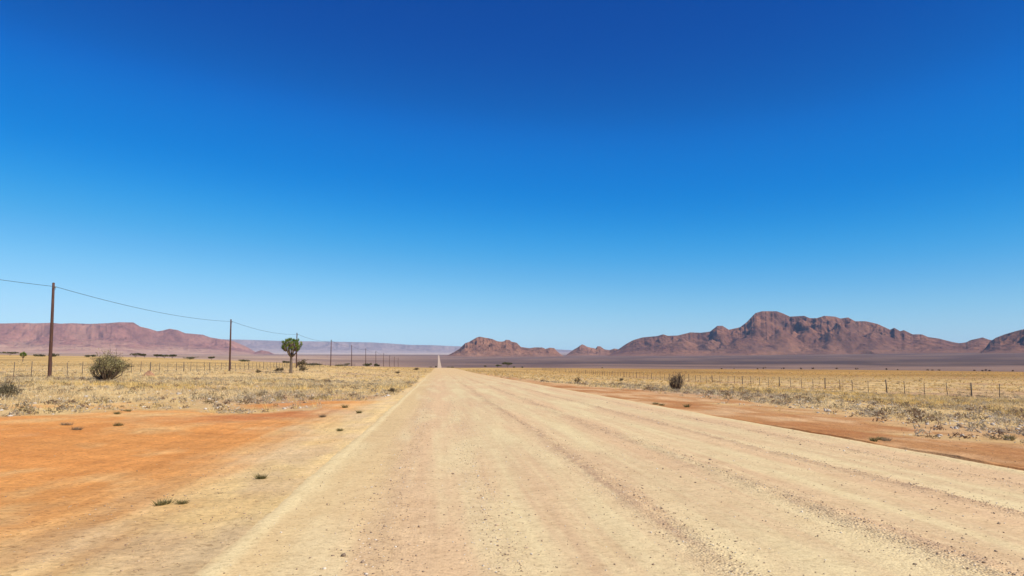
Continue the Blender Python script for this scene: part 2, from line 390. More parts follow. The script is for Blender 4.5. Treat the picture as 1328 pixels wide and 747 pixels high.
def hill(name, prof, D0, dW, dB, px0, px1, mat, seed, gully=(170, 420), amp=.5, mesa=False, step=.8, rows=150, fronts=(), wander=.25, sharp=1.25):
    """a ridge seen against the sky: crest heights from the photo, real depth dW in front and dB behind"""
    px = np.arange(px0, px1, step); az = az_of(px); n = len(px)
    tv = np.interp(px, [p[0] for p in prof], [p[1] for p in prof])
    tgt = slope_of(px, tv)
    t = np.linspace(-1, 1, rows)
    T, A = np.meshgrid(t, az, indexing='ij')
    aw = az*D0
    crest = D0 + wander*dW*fbm(aw/(dW*1.3), aw*0+seed, 3, seed)*1.6
    DD = crest[None] + np.where(T < 0, T*dW, T*dB)
    Xm = DD*np.sin(A); Ym = DD*np.cos(A)
    G0 = terrain(Xm, Ym)
    Hc = np.maximum(EYE + tgt*crest - terrain(crest*np.sin(az), crest*np.cos(az)), 0)
    s = np.abs(T)
    if mesa:
        cliff = 1-ss(.02, .16, s)*.36
        f = np.where(T < 0, cliff*(1-s)**1.55*(1+.25*s), (1-s*.0)*ss(1, .8, s))
    else:
        f = (1-s)**sharp
    wx = fbm(Xm/(gully[0]*3), Ym/(gully[0]*3), 3, seed+5)*gully[0]*1.1
    across = A*D0 + wx
    rid = ridged(across/gully[0], DD/gully[1], 5, seed+9, .55)
    rid2 = ridged(across/(gully[0]*.3), DD/(gully[1]*.28), 4, seed+19, .55)
    env = 4*f*(1-f)
    fr = 0
    for (fp, fy, fw, off) in fronts:             # separate knobs and spurs in front of the crest
        a0 = float(az_of(np.array([fp]))[0]); hs = float(slope_of(np.array([fp]), np.array([fy]))[0])
        Df = D0-off; h = EYE+hs*Df-gz(Df*math.sin(a0), Df*math.cos(a0))
        wm = fw/960*Df
        q = np.sqrt(((A-a0)*D0/wm)**2+((DD-Df)/(wm*1.15))**2) * (1+.35*fbm(Xm/(wm*.7), Ym/(wm*.7), 3, seed+40))
        fr = np.maximum(fr, h*np.clip(1-q, 0, 1)**1.15)
    H = Hc.copy()
    tg = EYE + tgt*1.0
    for it in range(4):
        hh = H[None]*f*(1+amp*(rid-.72)*(.35+env)*1.2+amp*.35*(rid2-.6)*(.3+env))
        hh = hh + (H[None]*.05+3)*fbm(Xm/60, Ym/60, 4, seed+31)*ss(0, .15, f) + (0 if mesa else 1)*H[None]*.04*ss(.72, .95, f)*np.clip(fbm(Xm/55, Ym/90, 3, seed+33)*2.5, -.3, 1)
        hh = np.maximum(hh, fr*(1+amp*.6*(rid2-.6)))
        Zm = G0 + hh
        sl = ((Zm-EYE)/DD); am = sl.max(0); ka = sl.argmax(0)
        top = hh[ka, np.arange(n)]
        need = (tgt-am)*DD[ka, np.arange(n)]
        H = np.clip(H*np.clip(1+need/np.maximum(top, 4), .5, 2), 0, None)
    hh = np.where(hh < .5, hh-4, hh); Zm = G0+hh
    lim = np.minimum(1, np.minimum(np.arange(n), np.arange(n)[::-1])/6.0)
    Zm = G0 - 6 + (Zm-G0+6)*lim[None]
    Zm[0] = G0[0]-10; Zm[-1] = G0[-1]-10
    tal = np.clip((1-hh/np.maximum(H[None], 20)*2.4)+fbm(Xm/200, Ym/200, 3, seed+50)*.7-.15, 0, 1)*ss(0, -.25, T)
    tal = tal*(.75 if mesa else .40)+.35*np.clip(.55-rid, 0, 1)
    if mesa: tal = np.clip(tal*1.2, 0, .95)
    tal = np.clip(tal, 0, .92)
    me = mesh_np(name, np.stack([Xm, Ym, Zm], -1).reshape(-1, 3), grid_faces(rows, n)[:, ::-1], mat, True, np.repeat(tal.reshape(-1, 1), 3, 1))
    o = link(name, me); tag(o, kind='structure'); return o

M_rock = rock_material('mountain_rock', (.080,.036,.030), (.165,.073,.046), (.27,.122,.066), (.25,.128,.078), 1/240, .40)
M_rock2 = rock_material('red_rock', (.11,.052,.038), (.22,.102,.062), (.32,.155,.090), (.27,.15,.10), 1/140, .45)
M_mesaN = rock_material('mesa_rock', (.15,.068,.056), (.26,.118,.088), (.36,.175,.12), (.46,.28,.185), 1/420, .6)
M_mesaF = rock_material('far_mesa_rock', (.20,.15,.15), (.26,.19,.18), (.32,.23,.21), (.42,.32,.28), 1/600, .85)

P_far = [(-400,438),(271,439.5),(315,440.5),(360,442),(430,443),(480,444),(500,445),(530,447.2),(560,447.6),(590,449),(650,450.5),(700,452),(740,454),(790,456),(860,458),(940,461)]
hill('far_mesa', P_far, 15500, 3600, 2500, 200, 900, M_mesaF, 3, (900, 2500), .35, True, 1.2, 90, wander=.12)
P_left = [(-600,421),(-250,418),(0,419.3),(30,418.6),(40,419.2),(63,418.5),(75,419.6),(90,419),(112,419.9),(136,419),(151,417.8),(170,418),(179,423.5),(190,426),(202,429.5),(208.6,428.5),(217.6,426.2),(228,428),(238,432),(261,434),(271,437.5),(302,442.5),(317.5,449),(330,456),(338,461),(345,463)]
hill('mesa', P_left, 8600, 1900, 1500, -380, 346, M_mesaN, 7, (620, 1300), .38, True, .9, 170, wander=.22)
hill('mound', [(322,461.5),(332,456),(338,454),(348,456),(358,460.5),(364,462)], 8000, 260, 300, 320, 366, M_mesaN, 12, (120, 300), .3, rows=50)
P_mid = [(574,462.5),(580,461),(587,457.5),(596,452),(603,445),(608,443.5),(614,440),(618,437.6),(622,436.6),(627,437.5),(638,439.5),(645,442.5),(650,443),(654,442.5),(656,440.6),(661,441),(663,443),(670,444.3),(675.7,450),(686.5,451.5),(694,450.5),(703,450.5),(708,452.5),(713,450.8),(719,451.5),(723,456),(727,459),(732,462.5)]
hill('hill', P_mid, 5200, 480, 460, 572, 734, M_rock2, 17, (200, 360), .4, step=.45, rows=130, fronts=[(618,455.5,13,420)])
P_mid2 = [(733,462),(737,458.5),(744,453.5),(750,450),(755,446.5),(758,447.5),(762.5,450),(773,452),(775,449),(779,449),(784,453),(791,454),(797,452),(803,453),(815,457),(824,462.5)]
hill('hill', P_mid2, 6400, 420, 420, 731, 826, M_rock2, 23, (180, 340), .4, step=.45, rows=110)
P_r = [(784,463),(789.5,460),(795,457),(801.7,453.3),(812.5,446),(822,441),(834,437.5),(853,435.8),(861,433.5),(867,435.5),(880,435),(896.6,431),(910,431.5),(922,430),(926,427),(931.8,422.5),(938.6,422.5),(946.7,427.5),(961,424.5),(970,418),(976,412),(982,406),(991,403.5),(1010,403.5),(1018.5,406.5),(1027,410.5),(1036,410),(1046,409.5),(1053,412.5),(1062,412.5),(1072,409.5),(1086,410.5),(1093,413),(1103,411.5),(1112,416.5),(1126,416.5),(1141,420),(1157,427.5),(1162.5,425),(1170,429.5),(1174.7,428),(1186,433.5),(1198,433.5),(1206,437),(1220,439),(1237,443.5),(1246,445),(1254.5,444),(1261,441),(1277,437.5),(1285,440.5),(1292,441.5),(1315,447),(1345,456),(1370,460),(1400,461)]
hill('mountain', P_r, 6300, 980, 900, 782, 1402, M_rock, 31, (620, 900), .40, step=.7, rows=240, wander=.35,
     fronts=[(885,439,60,330),(968,437,60,560),(1012,426,56,430),(1092,418,54,420),(1135,430,70,330),(1195,440,52,420),(1052,424,50,300),(925,439,44,400),(830,446,40,250),(1240,449,40,300)])
P_r2 = [(1268,461),(1280,451),(1286,443),(1294,438),(1306,433.5),(1320,429.5),(1328,427.5),(1345,424),(1372,426),(1400,431),(1430,440),(1470,452),(1510,461)]
hill('mountain', P_r2, 5300, 560, 560, 1266, 1512, M_rock, 47, (300, 500), .5, step=.8, rows=150)

# ------------------------------------------------------------------ vegetation geometry
def blades(P, h, r, nb, w, col, colvar=.15, lean=.55, seed=0):
    """P (n,3) clump centres -> triangle blades"""
    g = np.random.default_rng(seed); n = len(P)
    a = g.uniform(0, 6.283, (n, nb)); rr = np.sqrt(g.uniform(0, 1, (n, nb)))*r[:, None]*.5
    bx = P[:, 0, None]+np.cos(a)*rr; by = P[:, 1, None]+np.sin(a)*rr; bz = np.repeat(P[:, 2, None], nb, 1)-.02
    hh = h[:, None]*g.uniform(.5, 1.1, (n, nb)); ln = hh*lean*g.uniform(.1, 1.3, (n, nb))+rr*.6
    a2 = a+g.normal(0, .5, (n, nb))
    tx = bx+np.cos(a2)*ln; ty = by+np.sin(a2)*ln; tz = bz+hh
    pa = g.uniform(0, 6.283, (n, nb)); ww = (w[:, None] if np.ndim(w) else w)*g.uniform(.6, 1.4, (n, nb))*.5
    v0 = np.stack([bx-np.cos(pa)*ww, by-np.sin(pa)*ww, bz], -1); v1 = np.stack([bx+np.cos(pa)*ww, by+np.sin(pa)*ww, bz], -1)
    v2 = np.stack([tx, ty, tz], -1)
    V = np.stack([v0, v1, v2], 2).reshape(-1, 3)
    c = col[:, None, :]*(1+g.normal(0, colvar, (n, nb, 1)))
    Cc = np.repeat(np.clip(c, .01, .9).reshape(-1, 3), 3, 0)
    return V, np.arange(len(V)).reshape(-1, 3), Cc
def leaves(P, size, col, seed=0, aspect=.5, up=0.3, colvar=.2):
    """P (n,3) leaf centres -> randomly turned triangles"""
    g = np.random.default_rng(seed); n = len(P)
    d = g.normal(0, 1, (n, 3)); d[:, 2] += up; d /= np.linalg.norm(d, axis=1)[:, None]
    e = np.cross(d, g.normal(0, 1, (n, 3))); e /= np.linalg.norm(e, axis=1)[:, None]
    s = (size*g.uniform(.6, 1.4, n))[:, None] if np.ndim(size) == 0 else (size*g.uniform(.6, 1.4, n))[:, None]
    V = np.stack([P-e*s*aspect*.5, P+e*s*aspect*.5, P+d*s], 1).reshape(-1, 3)
    c = col*(1+g.normal(0, colvar, (n, 1)))
    return V, np.arange(len(V)).reshape(-1, 3), np.repeat(np.clip(c, .01, .9), 3, 0)
def merge(L):
    V = []; Fc = []; Cc = []; n = 0
    for v, f, c in L: V.append(v); Fc.append(f+n); Cc.append(c); n += len(v)
    return np.concatenate(V), np.concatenate(Fc), np.concatenate(Cc)

def scatter(n, D0, D1, power=2.0, a0=-36, a1=44):
    g = rng
    if power == 2.0: D = np.sqrt(g.uniform(D0**2, D1**2, n))
    else: D = np.exp(g.uniform(math.log(D0), math.log(D1), n))
    a = np.radians(g.uniform(a0, a1, n)); x = D*np.sin(a); y = D*np.cos(a)
    return x, y, D

# dry grass
L = []
for (n, d0, d1, pw, nb) in ((26000, 17, 75, 2., 13), (26000, 60, 330, 1., 9)):
    x, y, D = scatter(n, d0, d1, pw)
    dens = fbm(x/7, y/7, 4, 200); c = cover(x, y)
    right = x > 0
    # the stony grey strip next to the right verge carries less straw
    stony = right & (x < 25+4*fbm(x/9, y/9, 2, 5)) & (y < 90)
    keep = (rng.uniform(0, 1, n) < c**1.6*np.clip(.60+dens*1.5, .12, 1)*np.where(stony, .42, 1)) & (c > .25)
    x, y, D = x[keep], y[keep], D[keep]; m = len(x)
    P = np.stack([x, y, terrain(x, y)], -1)
    h = rng.uniform(.09, .36, m)*(1+.9*fbm(x/4, y/4, 3, 205)); r = rng.uniform(.10, .36, m)
    k = rng.uniform(0, 1, (m, 1)); big = fbm(x/11, y/11, 3, 207)[:, None]
    straw = mix(np.array([.68,.50,.25]), np.array([.78,.64,.38]), k)
    col = mix(straw, np.array([.72,.51,.17]), np.clip(big*2.6+.55*((x > 24)&(x < 44)&(y < 90))[:, None], 0, .85))
    col = np.where(rng.uniform(0, 1, (m, 1)) < .16, np.array([.36,.29,.19]), col)
    col = col*np.where(((x > 0) & (D > 65))[:, None], mix(np.array([1,1,1.]), np.array([.93,.83,.62]), ss(65, 110, D)[:, None]), 1)
    L.append(blades(P, h, r, nb, np.maximum(.010, D*.00042), col, .14, .7, 210+int(d0)))
V, Fc, Cc = merge(L)
o = link('dry_grass', mesh_np('dry_grass', V, Fc, M_grass, False, Cc)); tag(o, 'low straw-coloured grass covering the plain on both sides of the road', 'grass', kind='stuff')

# dwarf scrub: grey and olive twiggy cushions
L = []
for (n, d0, d1, pw, nl) in ((12000, 17, 80, 2., 42), (14000, 60, 480, 1., 22)):
    x, y, D = scatter(n, d0, d1, pw)
    dens = fbm(x/6+50, y/6, 4, 300); c = cover(x, y)
    stony = ((x > 0) & (x < 29) & (y < 90)) | ((x > 41) & (x < 54))
    keep = (rng.uniform(0, 1, n) < c*np.clip(.42+dens*1.9, .04, 1)*np.where(stony, 1.9, 1.)) & (c > .35)
    x, y, D = x[keep], y[keep], D[keep]; m = len(x)
    z = terrain(x, y); R = np.clip(rng.lognormal(math.log(.17), .42, m), .08, .33)
    g = np.random.default_rng(301+int(d0)); dv = g.normal(0, 1, (m, nl, 3)); dv[..., 2] = np.abs(dv[..., 2]); dv /= np.linalg.norm(dv, axis=-1)[..., None]
    q = dv*(R[:, None, None]*g.uniform(.45, 1.0, (m, nl, 1))); q[..., 2] *= .75
    P = (np.stack([x, y, z], -1)[:, None]+q).reshape(-1, 3)
    kind = rng.uniform(0, 1, m)
    col = np.where((kind < .5)[:, None], np.array([.44,.36,.25]), np.where((kind < .72)[:, None], np.array([.23,.175,.09]), np.array([.20,.125,.075])))
    L.append(leaves(P, np.repeat(np.maximum(.05, R*.38), nl), np.repeat(col, nl, 0), 310, .32, .5))
V, Fc, Cc = merge(L)
o = link('dwarf_scrub', mesh_np('dwarf_scrub', V, Fc, M_leaf, False, Cc)); tag(o, 'low grey and olive twiggy cushions dotted through the dry grass', 'scrub', kind='stuff')

# stones
def ico():
    t = (1+5**.5)/2
    v = np.array([(-1,t,0),(1,t,0),(-1,-t,0),(1,-t,0),(0,-1,t),(0,1,t),(0,-1,-t),(0,1,-t),(t,0,-1),(t,0,1),(-t,0,-1),(-t,0,1)])/math.hypot(1, t)
    f = np.array([(0,11,5),(0,5,1),(0,1,7),(0,7,10),(0,10,11),(1,5,9),(5,11,4),(11,10,2),(10,7,6),(7,1,8),(3,9,4),(3,4,2),(3,2,6),(3,6,8),(3,8,9),(4,9,5),(2,4,11),(6,2,10),(8,6,7),(9,8,1)])
    return v, f
IV, IF = ico()
def stones(x, y, z, r, col, seed):
    g = np.random.default_rng(seed); n = len(x)
    v = IV[None]*(1+g.normal(0, .16, (n, 12, 1)))*r[:, None, None]
    v = v*np.stack([g.uniform(.8, 1.4, n), g.uniform(.7, 1.1, n), g.uniform(.45, .85, n)], -1)[:, None]
    a = g.uniform(0, 6.283, n)[:, None]; vx = v[..., 0]*np.cos(a)-v[..., 1]*np.sin(a); vy = v[..., 0]*np.sin(a)+v[..., 1]*np.cos(a)
    V = np.stack([vx+x[:, None], vy+y[:, None], v[..., 2]+(z+r*.25)[:, None]], -1).reshape(-1, 3)
    Fc = (IF[None]+np.arange(n)[:, None, None]*12).reshape(-1, 3)
    return V, Fc, np.repeat(col, 12, 0)
# exact road surface for placing gravel
from mathutils import Vector
from mathutils.bvhtree import BVHTree
def surf(x, y):
    dep = bpy.data.objects['road'].data; return None
def road_z(x, y):
    yi = np.clip(np.interp(y, ry, np.arange(len(ry))), 0, len(ry)-1.001); i = yi.astype(int); fy = yi-i
    ui = np.clip((x-ROAD_L)/(ROAD_R-ROAD_L)*(len(u)-1), 0, len(u)-1.001); j = ui.astype(int); fx = ui-j
    return (Zr[i, j]*(1-fx)+Zr[i, j+1]*fx)*(1-fy)+(Zr[i+1, j]*(1-fx)+Zr[i+1, j+1]*fx)*fy
n = 19000
y = np.exp(rng.uniform(math.log(4.2), math.log(38), n)); x = rng.uniform(ROAD_L+.05, ROAD_R-.1, n)
sel = rng.uniform(0, 1, n) < .66
rc = np.array([2.33, 4.15, 6.25, 7.85, -.55, .55])[rng.integers(0, 6, n)]
rc = rc + fbm(y*0+rc*9, y/14, 2, 112)*.22
x = np.where(sel, np.clip(rc+rng.normal(0, .17, n), ROAD_L+.05, ROAD_R-.1), x)
r = np.clip(rng.lognormal(math.log(.0055), .42, n), .003, .03)
k = rng.uniform(0, 1, (n, 1))
col = np.where(k < .35, np.array([.26,.185,.125]), np.where(k < .8, np.array([.44,.32,.21]), np.array([.58,.50,.40])))*(1+rng.normal(0, .12, (n, 1)))
L = [stones(x, y, road_z(x, y), r, np.clip(col, .03, .8), 400)]
o = link('gravel', mesh_np('gravel', *L[0][:2], M_stone, True, L[0][2])); tag(o, 'loose small stones lying along the wheel tracks of the gravel road', 'gravel', kind='stuff')
# stones on verges and among the grass
n = 26000
x, y, D = scatter(n, 5.5, 80, 1.)
ok = ((x < ROAD_L-.1) | (x > ROAD_R+.15))
stony = (x > 14) & (x < 30)
p = np.where(x < 0, np.where(x > -4.2, .75, .13), np.where(stony, 1, .30)) * 1.0
p = np.where((cover(x, y) > .5) & (x < 0), .55, p)
ok &= rng.uniform(0, 1, n) < p
x, y, D = x[ok], y[ok], D[ok]; n = len(x); c = cover(x, y)
r = np.where(c > .4, rng.lognormal(math.log(.028), .5, n), np.clip(rng.lognormal(math.log(.0065), .45, n), .003, .014)); r = np.clip(r, .003, .11)
k = rng.uniform(0, 1, (n, 1)); pale_ = mix(np.array([.40,.33,.26]), np.array([.56,.49,.41]), k)
dark_ = mix(np.array([.24,.15,.09]), np.array([.50,.36,.22]), k)
col = np.where((c > .4)[:, None] & (rng.uniform(0, 1, (n, 1)) < .8), pale_, dark_)
S = stones(x, y, terrain(x, y), r, col, 410)
o = link('scattered_stones', mesh_np('scattered_stones', *S[:2], M_stone, True, S[2])); tag(o, 'pale and brown stones strewn over the verges and between the grass', 'stones', kind='stuff')

# ------------------------------------------------------------------ single plants
def leaf_mesh(name, P, size, col, seed, parent, mat=None, aspect=.5, up=.3, var=.25):
    V, Fc, Cc = leaves(P, size, np.broadcast_to(col, (len(P), 3)) if np.ndim(col) == 1 else col, seed, aspect, up, var)
    return link(name, mesh_np(name, V, Fc, mat or M_leaf, False, Cc), parent)
def bush(name, loc, W, H, label, cat, col1, col2, seed, nl=2600, leaf=.07, nst=34, group=None, openness=.5, twig=M_twig):
    g = np.random.default_rng(seed); t = empty(name, loc); tag(t, label, cat, group)
    mb = MB(); tips = []
    for i in range(nst):
        a = g.uniform(0, 6.283); sp = math.sqrt(g.uniform(0.02, 1)); L_ = H*g.uniform(.62, 1.05)*(1-.52*sp*sp)
        p0 = np.array([math.cos(a)*.06*W*sp, math.sin(a)*.06*W*sp, -.06]); p2 = np.array([math.cos(a)*sp*W*.5*.86, math.sin(a)*sp*W*.5*.86, L_*.86])
        p1 = (p0+p2)/2+np.array([math.cos(a), math.sin(a), 0])*W*.06+g.normal(0, .03*W, 3)
        rr = .012*max(H, .6)
        mb.tube([p0, p1, p2], [rr*1.4, rr, rr*.4], 4, False); tips.append((p1, p2))
        for q in range(3):
            s_ = g.uniform(.35, .95); b0 = p1+(p2-p1)*s_; b1 = b0+g.normal(0, 1, 3)*np.array([.11*W, .11*W, .10*H])+np.array([0, 0, .06*H])
            b1[2] = max(b1[2], .05*H); mb.tube([b0, b1], [rr*.6, rr*.25], 3, False); tips.append((b0, b1))
    mb.build('branches', twig, t)
    ti = g.integers(0, len(tips), nl); A_ = np.array([x[0] for x in tips]); B_ = np.array([x[1] for x in tips])
    s_ = g.uniform(.3, 1.1, (nl, 1))
    P = A_[ti]+(B_[ti]-A_[ti])*s_+g.normal(0, .045, (nl, 3))*np.array([W, W, H]); P[:, 2] = np.clip(P[:, 2], .04*H, None)
    col = mix(np.array(col1), np.array(col2), g.uniform(0, 1, (len(tips), 1))[ti])
    leaf_mesh('foliage', P, leaf, col, seed, t)
    return t
def place(px, py): 
    x, y = ground_point(px, py); return (x, y, gz(x, y))
gp = place(138, 494)
bush('bush', gp, 2.7, 2.75, 'large rounded olive-green bush in front of the left fence, right of the nearest pole', 'bush', (.24,.21,.09), (.44,.38,.18), 1, 4200, .085, 70)
gp = polar_point(148, 92); bush('bush', (gp[0], gp[1], gz(*gp)), 3.6, 2.3, 'dark low bush just behind the large olive bush', 'bush', (.10,.085,.045), (.17,.14,.07), 2, 2600, .12, 40)
gp = place(5, 516)
bush('bush', gp, 1.5, .75, 'low grey-green bush at the left edge of the picture', 'bush', (.13,.11,.06), (.24,.20,.12), 3, 1700, .06, 40)
gp = place(878, 506.5)
bush('thorn_shrub', gp, 1.35, 1.75, 'dark bare twiggy shrub standing by the right verge before the fence', 'shrub', (.11,.08,.055), (.19,.145,.095), 4, 1500, .05, 60)
gp = place(749, 497.5)
bush('thorn_shrub', gp, .75, .85, 'small dark round shrub on the right verge, left of the twiggy shrub', 'shrub', (.10,.07,.04), (.18,.13,.07), 5, 500, .06, 22)
for i, (px, py, W, H, lab) in enumerate([
    (393, 481.5, 1.7, .9, 'brown twiggy bush at the foot of the round-crowned tree, on its right'),
    (363, 482, 1.6, .7, 'brown low bush just left of the round-crowned tree trunk'),
    (334, 484, .9, .55, 'small dark bush between the second pole and the tree'),
    (391, 470.5, 3.2, 2.3, 'dark bush behind the third pole right of the round-crowned tree'),
    (806, 494.5, .8, .6, 'little dark bush in the grass beyond the right verge, between two larger shrubs'),
    (540, 480, 2.2, .9, 'dark low bush in the grass close to the left road edge near the horizon'),
    (516, 484.5, 1.2, .6, 'brown tuft-like bush in the grass left of the road near the horizon'),
    (508, 509, .5, .33, 'small dark bush at the grass edge beside the left road edge')]):
    gp = place(px, py)
    if i == 3: q = polar_point(391, 190); gp = (q[0], q[1], gz(*q))
    bush('bush', gp, W, H, lab, 'bush', (.11,.08,.045), (.22,.165,.09), 20+i, 600, .09*max(W, .6), 24)
# small tufts standing alone on bare sand
TUF = [(212,655,.19,.075,'dark green tuft, larger of the pair on tan sand beside the left road edge',0),
       (236,655,.13,.06,'dark green tuft, smaller right one of the pair on tan sand left of the road',0),
       (341,621,.15,.08,'single olive tuft on the sand right next to the left road edge',0),
       (288,641,.15,.035,'flat grey tuft on the tan sand between two green tufts',1),
       (98,558,.30,.09,'brown tuft on the orange sand, lower one of the far left pair',1),
       (87,552,.26,.09,'brown tuft on the orange sand, upper one of the far left pair',1),
       (152,537.5,.26,.10,'small dark tuft on the orange sand below the large olive bush',0),
       (163,533.5,.26,.08,'flat dark tuft just inside the edge of the orange sand',0),
       (153,552.5,.24,.09,'olive tuft alone on the orange sand left of centre',0),
       (447,529,.34,.13,'dark tuft at the grass border where orange sand meets the road shoulder',0),
       (419,541,.30,.10,'faint olive tuft between the deep red patch and the road shoulder',1),
       (441,559,.24,.07,'low tuft on the tan shoulder close to the left road edge',0),
       (465,536,.14,.10,'tiny dark upright tuft on the shoulder left of the road',0),
       (1133,572,.26,.08,'dark tuft, leftmost of the three on the right verge by the road edge',0),
       (1142,570,.22,.07,'small dark tuft, middle of the three on the right verge by the road edge',0),
       (1152,571.5,.26,.07,'brown tuft, rightmost of the three on the right verge by the road edge',1),
       (1306,571,.28,.13,'dark tuft in front of the grass border at the right side of the picture',0),
       (849,524.5,.40,.10,'dark flat tuft, left one of two on the red verge',0),
       (859,526,.34,.09,'dark flat tuft, right one of two on the red verge',0),
       (891,528,.36,.13,'round dark tuft on the red verge near the road',0),
       (703,494,.6,.16,'brown tuft on the far right verge close to the road edge',1)]
for i, (px, py, W, H, lab, k) in enumerate(TUF):
    x, y, z = place(px, py); g = np.random.default_rng(500+i)
    W *= .62; H *= 1.5; nbl = 46; ncl = 4; cc = np.stack([g.normal(0, .30*W, ncl), g.normal(0, .22*W, ncl)], -1)
    P = np.concatenate([cc[g.integers(0, ncl, nbl)]+g.normal(0, .09*W, (nbl, 2)), np.zeros((nbl, 1))], 1)
    c0 = np.array([.19,.16,.065]) if k == 0 else np.array([.27,.20,.12])
    V, Fc, Cc = blades(P, np.full(nbl, H*.9), np.full(nbl, W*.22), 4, max(W*.05, .012), np.broadcast_to(c0, (nbl, 3))*g.uniform(.6, 1.6, (nbl, 1)), .2, 1.0, 600+i)
    o = link('grass_tuft', mesh_np('grass_tuft', V, Fc, M_leaf, False, Cc), None, (x, y, z)); tag(o, lab, 'tuft', 'tufts standing alone on bare sand')
# reddish earth mound among the grass by the left fence
x, y, z = place(193, 488)
g = np.random.default_rng(77); th = np.linspace(0, 2*math.pi, 29)[:-1]; lv = np.linspace(0, 1, 10)
TT, LL = np.meshgrid(th, lv); rad = (np.cos(LL*math.pi/2)**.75)*(1+.22*fbm(np.cos(TT)*1.6+3, np.sin(TT)*1.6+LL*2, 3, 78))
V = np.stack([np.cos(TT)*rad*.58, np.sin(TT)*rad*.42, LL*.52*(1+.2*np.cos(TT*2+1))-.05], -1).reshape(-1, 3)
m, nt, b = new_mat('red_earth'); tc = N(nt, 'ShaderNodeTexCoord'); f = noise(nt, tc.outputs['Object'], 6, 6, .7)
nt.links.new(ramp(nt, f, [(.3, (.26,.13,.075)), (.7, (.42,.24,.14))]), b.inputs['Base Color']); bump(nt, b, f, .08, .9)
o = link('termite_mound', mesh_np('termite_mound', V, grid_faces(10, 28, True), m, True), None, (x, y, z)); tag(o, 'small lumpy reddish earth mound in the grass by the left fence', 'mound')

# round-crowned tree with forking branches and leaf rosettes
def quiver_tree(loc, H, crown, label, seed, scale_leaf=1, levels=5, name='quiver_tree'):
    g = np.random.default_rng(seed); t = empty(name, loc); tag(t, label, 'tree')
    tr = MB(); hb = H*.43; r0 = .048*H
    tr.tube([(0,0,-.2),(0.01,0,.15),(.03,.02,hb*.5),(0.0,.03,hb)], [r0*1.1, r0*.9, r0*.72, r0*.6], 12, False); tr.build('trunk', M_quiver, t)
    br = MB(); ends = []
    cz = H*.70; top = np.array([0, .03, hb-.04]); ne = 54 if levels == 5 else 26
    q_ = []
    for i in range(ne):
        ph = math.acos(1-(i+.5)/ne*1.55); a = i*2.39996+g.normal(0, .2); rr = g.uniform(.62, 1.0)
        q_.append(np.array([math.sin(ph)*math.cos(a)*crown*.49*rr, math.sin(ph)*math.sin(a)*crown*.49*rr, cz+math.cos(ph)*H*.225*rr]))
    q_ = np.array(q_); mains = []
    for i in range(6):
        a = i*1.05+.3; mains.append(np.array([math.cos(a)*crown*.19, math.sin(a)*crown*.19, cz-.16*H+(i % 2)*.06*H]))
    mains.append(np.array([0, 0, cz-.03*H])); mains = np.array(mains)
    for m_ in mains: br.tube([top, (top+m_)/2+(m_-top)*[.12, .12, -.04], m_], [r0*.5, r0*.42, r0*.34], 7, False)
    for q in q_:
        m_ = mains[np.argmin(((mains-q)**2).sum(1))]; br.tube([m_, (m_+q)/2+np.array([0, 0, -.03*H]), q], [r0*.30, r0*.24, r0*.16], 5)
        d = q-np.array([0, 0, cz-.25*H]); ends.append((q, d/np.linalg.norm(d)))
    br.build('branches', M_quiver, t)
    E = np.array([e[0] for e in ends])
    # fit the crown ends to the width and height seen in the photo
    P = []; Dv = []; cols = []
    for (q, d) in ends:
        nl = 34
        v = g.normal(0, 1, (nl, 3))*.9+d*.9+np.array([0, 0, .25]); v /= np.linalg.norm(v, axis=1)[:, None]
        P.append(np.repeat(q[None], nl, 0)); Dv.append(v); cols.append(np.repeat([mix(np.array([.11,.18,.03]), np.array([.30,.36,.07]), g.uniform())], nl, 0))
    P = np.concatenate(P); Dv = np.concatenate(Dv); cols = np.concatenate(cols)*(1+g.normal(0, .15, (len(P), 1)))
    Ls = (.40*g.uniform(.75, 1.2, len(P))*scale_leaf)[:, None]; sd = np.cross(Dv, [0, 0, 1.]); sd /= (np.linalg.norm(sd, axis=1)[:, None]+1e-6)
    mid = P+Dv*Ls*.55; tip = P+Dv*Ls+np.array([0, 0, .06])
    V = np.stack([P-sd*.035*scale_leaf, P+sd*.035*scale_leaf, mid+sd*.03*scale_leaf, tip, mid-sd*.03*scale_leaf], 1).reshape(-1, 3)
    Fq = []; b0 = np.arange(len(P))*5
    Fc = np.concatenate([np.stack([b0, b0+1, b0+2], -1), np.stack([b0, b0+2, b0+4], -1), np.stack([b0+4, b0+2, b0+3], -1)])
    link('crown', mesh_np('crown', V, Fc, M_leaf, False, np.repeat(np.clip(cols, .01, .5), 5, 0)), t)
    return t
gp = place(377, 484)
quiver_tree(gp, 5.5, 3.3, 'tree with bare trunk and round green crown beside the third pole', 900)
q = polar_point(29, 300); quiver_tree((q[0], q[1], gz(*q)), 3.4, 2, 'tiny distant tree with bare trunk left of the nearest pole', 901, 1.3, 4)

